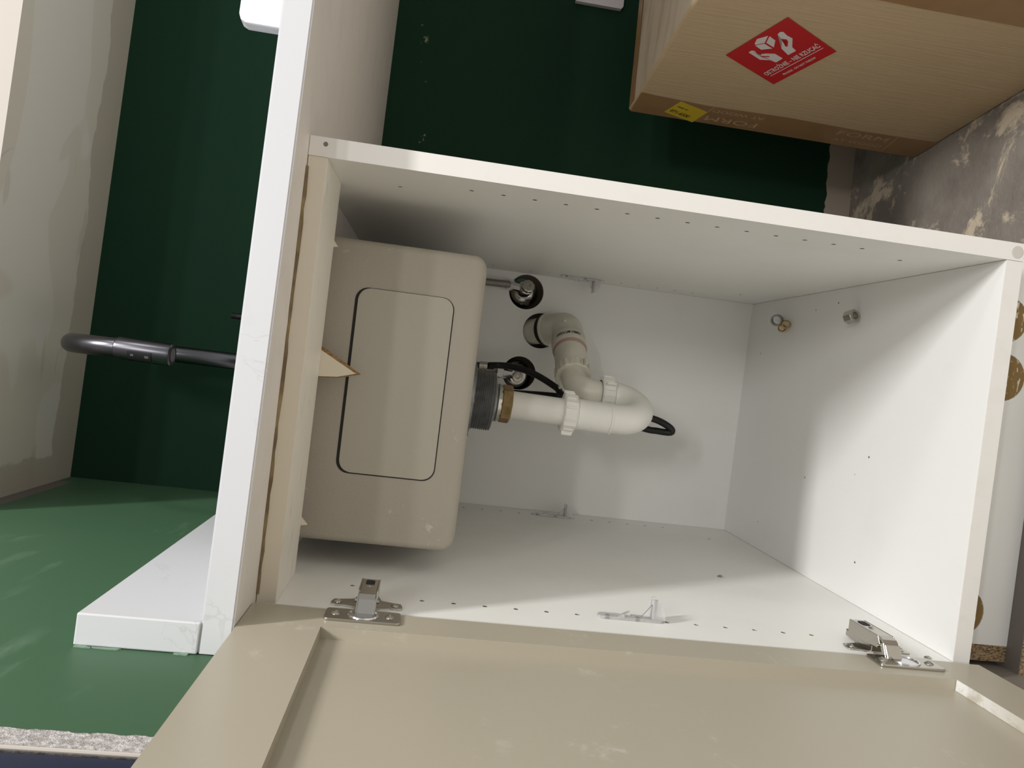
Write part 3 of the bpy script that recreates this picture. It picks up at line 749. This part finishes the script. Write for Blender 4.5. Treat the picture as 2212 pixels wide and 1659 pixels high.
# ------------------------------------------------------------------ small loose things
bm = BM()
fa = [bm.verts.new((u, 100.6, v)) for u, v in ((239.5, 690), (238.8, 681), (217.6, 641.5), (212.2, 660), (209.6, 690))]
ba = [bm.verts.new((u, 106.5, v)) for u, v in ((242.6, 691), (242.0, 680), (217.4, 636.6), (210.9, 659), (208.4, 691))]
bm.faces.new(fa); bm.faces.new(ba[::-1])
for i in range(5): bm.faces.new((fa[i], ba[i], ba[(i+1) % 5], fa[(i+1) % 5]))
for f in bm.faces:
    f.normal_update(); f.material_index = 0 if abs(f.normal.y) > 0.9 else 1
finish('triangular_offcut', bm, ['cream', 'hbedge'], label='cream triangular board offcut hanging behind the front rail', cat='offcut')
def ring(name, label, cat, c, ax, r, ri, h, n, mat, group=None):
    c = Vector(c); ax = Vector(ax).normalized(); bm = BM()
    prof = [(-h/2, ri), (-h/2, r-0.8), (-h/2+0.8, r), (h/2-0.8, r), (h/2, r-0.8), (h/2, ri), (-h/2, ri)]
    lathe(c, c+ax, prof, n, bm, close=False)
    bmesh.ops.remove_doubles(bm, verts=bm.verts, dist=0.001)
    zmin = min(v.co.z for v in bm.verts)
    for v in bm.verts: v.co.z += 0.05-zmin
    return finish(name, bm, mat, smooth=35, label=label, cat=cat, group=group)
ring('steel_sleeve', 'dull steel sleeve lying on the cabinet floor beside two brass olives', 'sleeve', (377, 481, 8), (-0.25, -0.75, 0.6), 9.5, 7, 9, 24, 'zinc')
ring('brass_olive', 'brass olive touching the steel sleeve on the cabinet floor', 'olive', (363.5, 466, 5), (0.2, -0.9, 0.3), 6.3, 4.6, 6, 20, 'brass2', 'brass olives on the cabinet floor')
ring('brass_olive', 'brass olive lying farther from the steel sleeve, nearer the cabinet front', 'olive', (369, 452, 5), (-0.3, -0.8, 0.4), 6.6, 4.8, 7, 20, 'brass2', 'brass olives on the cabinet floor')
ring('compression_nut', 'nickel compression nut lying alone on the cabinet floor', 'nut', (369.5, 256, 9), (-0.25, 1, 0.25), 9.5, 5.8, 13, 8, 'nickel')

# ------------------------------------------------------------------ cardboard box
BXO = Vector((674.0, 474.6, -187.5)); bd = Vector((0.1313, -0.9913, 0)); bn = Vector((0.9913, 0.1313, 0))
BH, BL, BT = 490.0, 412.0, 430.0
bx = thing('cardboard_box', 'large brown cardboard box with a red care sticker on the floor', 'box', BXO+bd*BL/2+bn*BT/2)
def bf(s, z, w=0.0): return BXO+bd*s-bn*w+Vector((0, 0, z))
bm = BM(); hexa(bm, [BXO, BXO+bd*BL, BXO+bd*BL+bn*BT, BXO+bn*BT]+[q+Vector((0, 0, BH)) for q in (BXO, BXO+bd*BL, BXO+bd*BL+bn*BT, BXO+bn*BT)])
bmesh.ops.subdivide_edges(bm, edges=bm.edges, cuts=9, use_grid_fill=True)
bmesh.ops.recalc_face_normals(bm, faces=bm.faces)
rnd = random.Random(5)
for v in bm.verts:
    r = v.co-BXO; s, tt, z = r.dot(bd)/BL, r.dot(bn)/BT, r.z/BH
    on_edge = sum((x < 0.01 or x > 0.99) for x in (s, tt, z)) >= 2
    if on_edge and z > 0.02: v.co += Vector((rnd.uniform(-1, 1), rnd.uniform(-1, 1), rnd.uniform(-1, 0.4)))
    if z > 0.99 and not on_edge: v.co.z -= 5*math.sin(math.pi*s)*math.sin(math.pi*tt)
bm.normal_update()
for f in bm.faces: f.material_index = 1 if f.normal.z > 0.7 else 0
ed = [e for e in bm.edges if e.calc_face_angle(0) > 0.9]
bmesh.ops.bevel(bm, geom=ed, offset=4.0, segments=3, affect='EDGES', profile=0.5)
finish('carton', bm, ['card', 'cardtop'], bx, smooth=45)
fx = lambda u, v, w: bf(u, v, w)
tape1 = finish('parcel_tape', extrude_poly([(3, 2), (60, 2), (57, 120), (61, 250), (56, 380), (63, BH-3), (3, BH-3)], 0.75, 1.05, fx), 'tape', bx)
tape2 = finish('parcel_tape', extrude_poly([(352, 2), (BL-3, 2), (BL-3, BH-3), (356, BH-3), (351, 240)], 0.75, 1.05, fx), 'tape', bx)
ftop = lambda u, v, w: BXO+bd*u+bn*v+Vector((0, 0, BH+w))
finish('parcel_tape', extrude_poly([(6, 4), (34, 4), (30, 300), (8, 300)], 0.2, 0.5, ftop), 'tape', bx)
def sz(z): return z+187.5                                            # mm-frame height to height on the box
def tape_text(s, size, width, s0, z0, dirz, parent=None, w=1.2):
    """baseline runs along -z (dirz = -1) or +z; letters stand towards +s or -s"""
    tb = text_bm(s, size, 'LEFT', width=width)
    return finish('tape_lettering', mapped(tb, lambda x, y: bf(s0+(y if dirz < 0 else -y), sz(z0)+dirz*x, w)), 'tapeprint', tape1)
tape_text('FORM', 21, 84, 36, -28, -1)
tape_text('AT WOOD', 13, 84, 16, -32, -1)
tape_text('FORM', 21, 84, 28, 98, 1)
tape_text('AT WOOD', 13, 84, 50, 96, 1)
for s0, z0, s1, z1 in ((58.5, -119.5, 10, -124), (57, 182, 40, 186)):
    a0, a1 = bf(s0, sz(z0), 1.15), bf(s1, sz(z1), 1.15)
    bm = extrude_poly([(s0, sz(z0)), (s1, sz(z1)), (s1, sz(z1)-1.2), (s0, sz(z0)-1.2)], 1.1, 1.3, fx); finish('tape_stroke', bm, 'tapeprint', tape1)
# red sticker, 100 mm square, set at an angle
S4, S3, S1 = (144.9, 129.4), (244.0, 91.5), (194.2, 221.4)
def sk(u, v): return (S4[0]+(S3[0]-S4[0])*u+(S1[0]-S4[0])*v, sz(S4[1])+(S3[1]-S4[1])*u+(sz(S1[1])-sz(S4[1]))*v)
fsk = lambda u, v, w: bf(*sk(u, v), w)
stk = finish('care_sticker', extrude_poly([(0, 0), (1, 0), (1, 1), (0, 1)], 0.75, 1.0, fsk), 'red', bx)
def pix(x, y):
    dx, dy = x-965, y-1190; det = 1015*-470-(-760*-505)
    return ((dx*-470+760*dy)/det, (1015*dy+505*dx)/det)
def decal(name, pts, mat, w=1.0):
    bm = extrude_poly([pix(*p) for p in pts], w+0.05, w+0.2, fsk); bmesh.ops.triangulate(bm, faces=[f for f in bm.faces if len(f.verts) > 4])
    finish(name, bm, mat, stk)
decal('cube_mark', [(692, 558), (735, 492), (912, 450), (855, 545), (712, 570)], 'stickerwhite')
decal('cube_mark', [(935, 455), (1022, 515), (995, 612), (880, 545)], 'stickerwhite')
decal('cube_mark', [(700, 582), (850, 558), (968, 628), (790, 642)], 'stickerwhite')
decal('hand_mark', [(585, 680), (630, 655), (680, 658), (765, 742), (790, 707), (860, 700), (1010, 705), (1130, 775), (1020, 835), (945, 800), (760, 790)], 'stickerwhite')
decal('hand_line', [(772, 736), (805, 734), (918, 737), (918, 750), (800, 750)], 'red', 1.2)
decal('hand_mark', [(1060, 430), (1100, 400), (1150, 400), (1205, 450), (1290, 490), (1285, 612), (1345, 665), (1220, 725), (1115, 630), (1107, 560), (1130, 510)], 'stickerwhite')
decal('hand_line', [(1112, 490), (1198, 500), (1222, 528), (1214, 600), (1180, 600), (1196, 528), (1132, 512)], 'red', 1.2)
def sktext(s, u0, u1, v0, h):
    tb = text_bm(s, 10, 'LEFT', width=1.0, bold=0.022); ys = [v.co.y for v in tb.verts]; y0, y1 = 0.0, max(v for v in ys)
    finish('sticker_lettering', mapped(tb, lambda x, y: bf(*sk(u0+(u1-u0)*x, v0+h*(y/7.0)), 1.25)), 'stickerwhite', stk)
sktext('OSTROŻNIE – NIE RZUCAĆ', 0.07, 0.935, 0.235, 0.085)
sktext('FRAGILE - DO NOT THROW', 0.24, 0.756, 0.075, 0.042)
finish('sticker_rule', extrude_poly([(0.1, 0.186), (0.935, 0.186), (0.935, 0.196), (0.1, 0.196)], 1.05, 1.2, fsk), 'stickerwhite', stk)
# yellow label across the corner tape
Y = [(57.0, sz(235.5)), (18.4, sz(249.0)), (0.2, sz(196.2)), (38.5, sz(186.2))]
yl = finish('price_label', extrude_poly(Y, 1.1, 1.4, fx), 'yellow', bx)
yu = Vector((Y[2][0]-Y[1][0], Y[2][1]-Y[1][1])); yu = yu.normalized(); yv = Vector((Y[0][0]-Y[1][0], Y[0][1]-Y[1][1])).normalized()
def ytext(s, size, width, a, b_):
    tb = text_bm(s, size, 'LEFT', width=width, bold=0.02)
    def f(x, y):
        p = Vector(Y[1])+yu*(a+x)+yv*(b_+y); return bf(p.x, p.y, 1.6)
    finish('label_lettering', mapped(tb, f), 'blackprint', yl)
ytext('071-6500', 12, 36, 4, 7)
ytext('ORDER NO', 5, 20, 5, 25)

# ------------------------------------------------------------------ grey plate on the back wall, filler smears
pl = thing('wall_plate', 'grey white plate with a dark hole on the green wall beside the box', 'wall plate', rm(1003, 620, 295))
bm = holed([(961, 297), (966, 293.5), (1048, 293.5), (1048, 382), (961, 382)], [circ(984, 331, 9, 24)], VB-9, VB-0.3, lambda u, v, w: rm(u, w, v))
finish('face_plate', bm, 'plate', pl)
finish('dark_hole', extrude_poly(circ(984, 331, 8.9, 24), VB-3, VB-0.4, lambda u, v, w: rm(u, w, v)), 'darkhole', pl)
wl = bpy.data.objects['wall_left']
rnd = random.Random(11)
for y0, z0, ly, lz in ((-83.5, 812, 1.5, 6), (-83.4, 792, 1.0, 12), (-83.2, 735, 1.2, 7)):
    pts = [(y0+ly*(1+0.3*rnd.uniform(-1, 1))*math.cos(a), z0+lz*(1+0.35*rnd.uniform(-1, 1))*math.sin(a)) for a in [2*math.pi*i/12 for i in range(12)]]
    bm = extrude_poly(pts, -0.1, 1.1, lambda u, v, w: (xw(u)+w, u, v)); finish('filler_smear', bm, 'filler', wl)
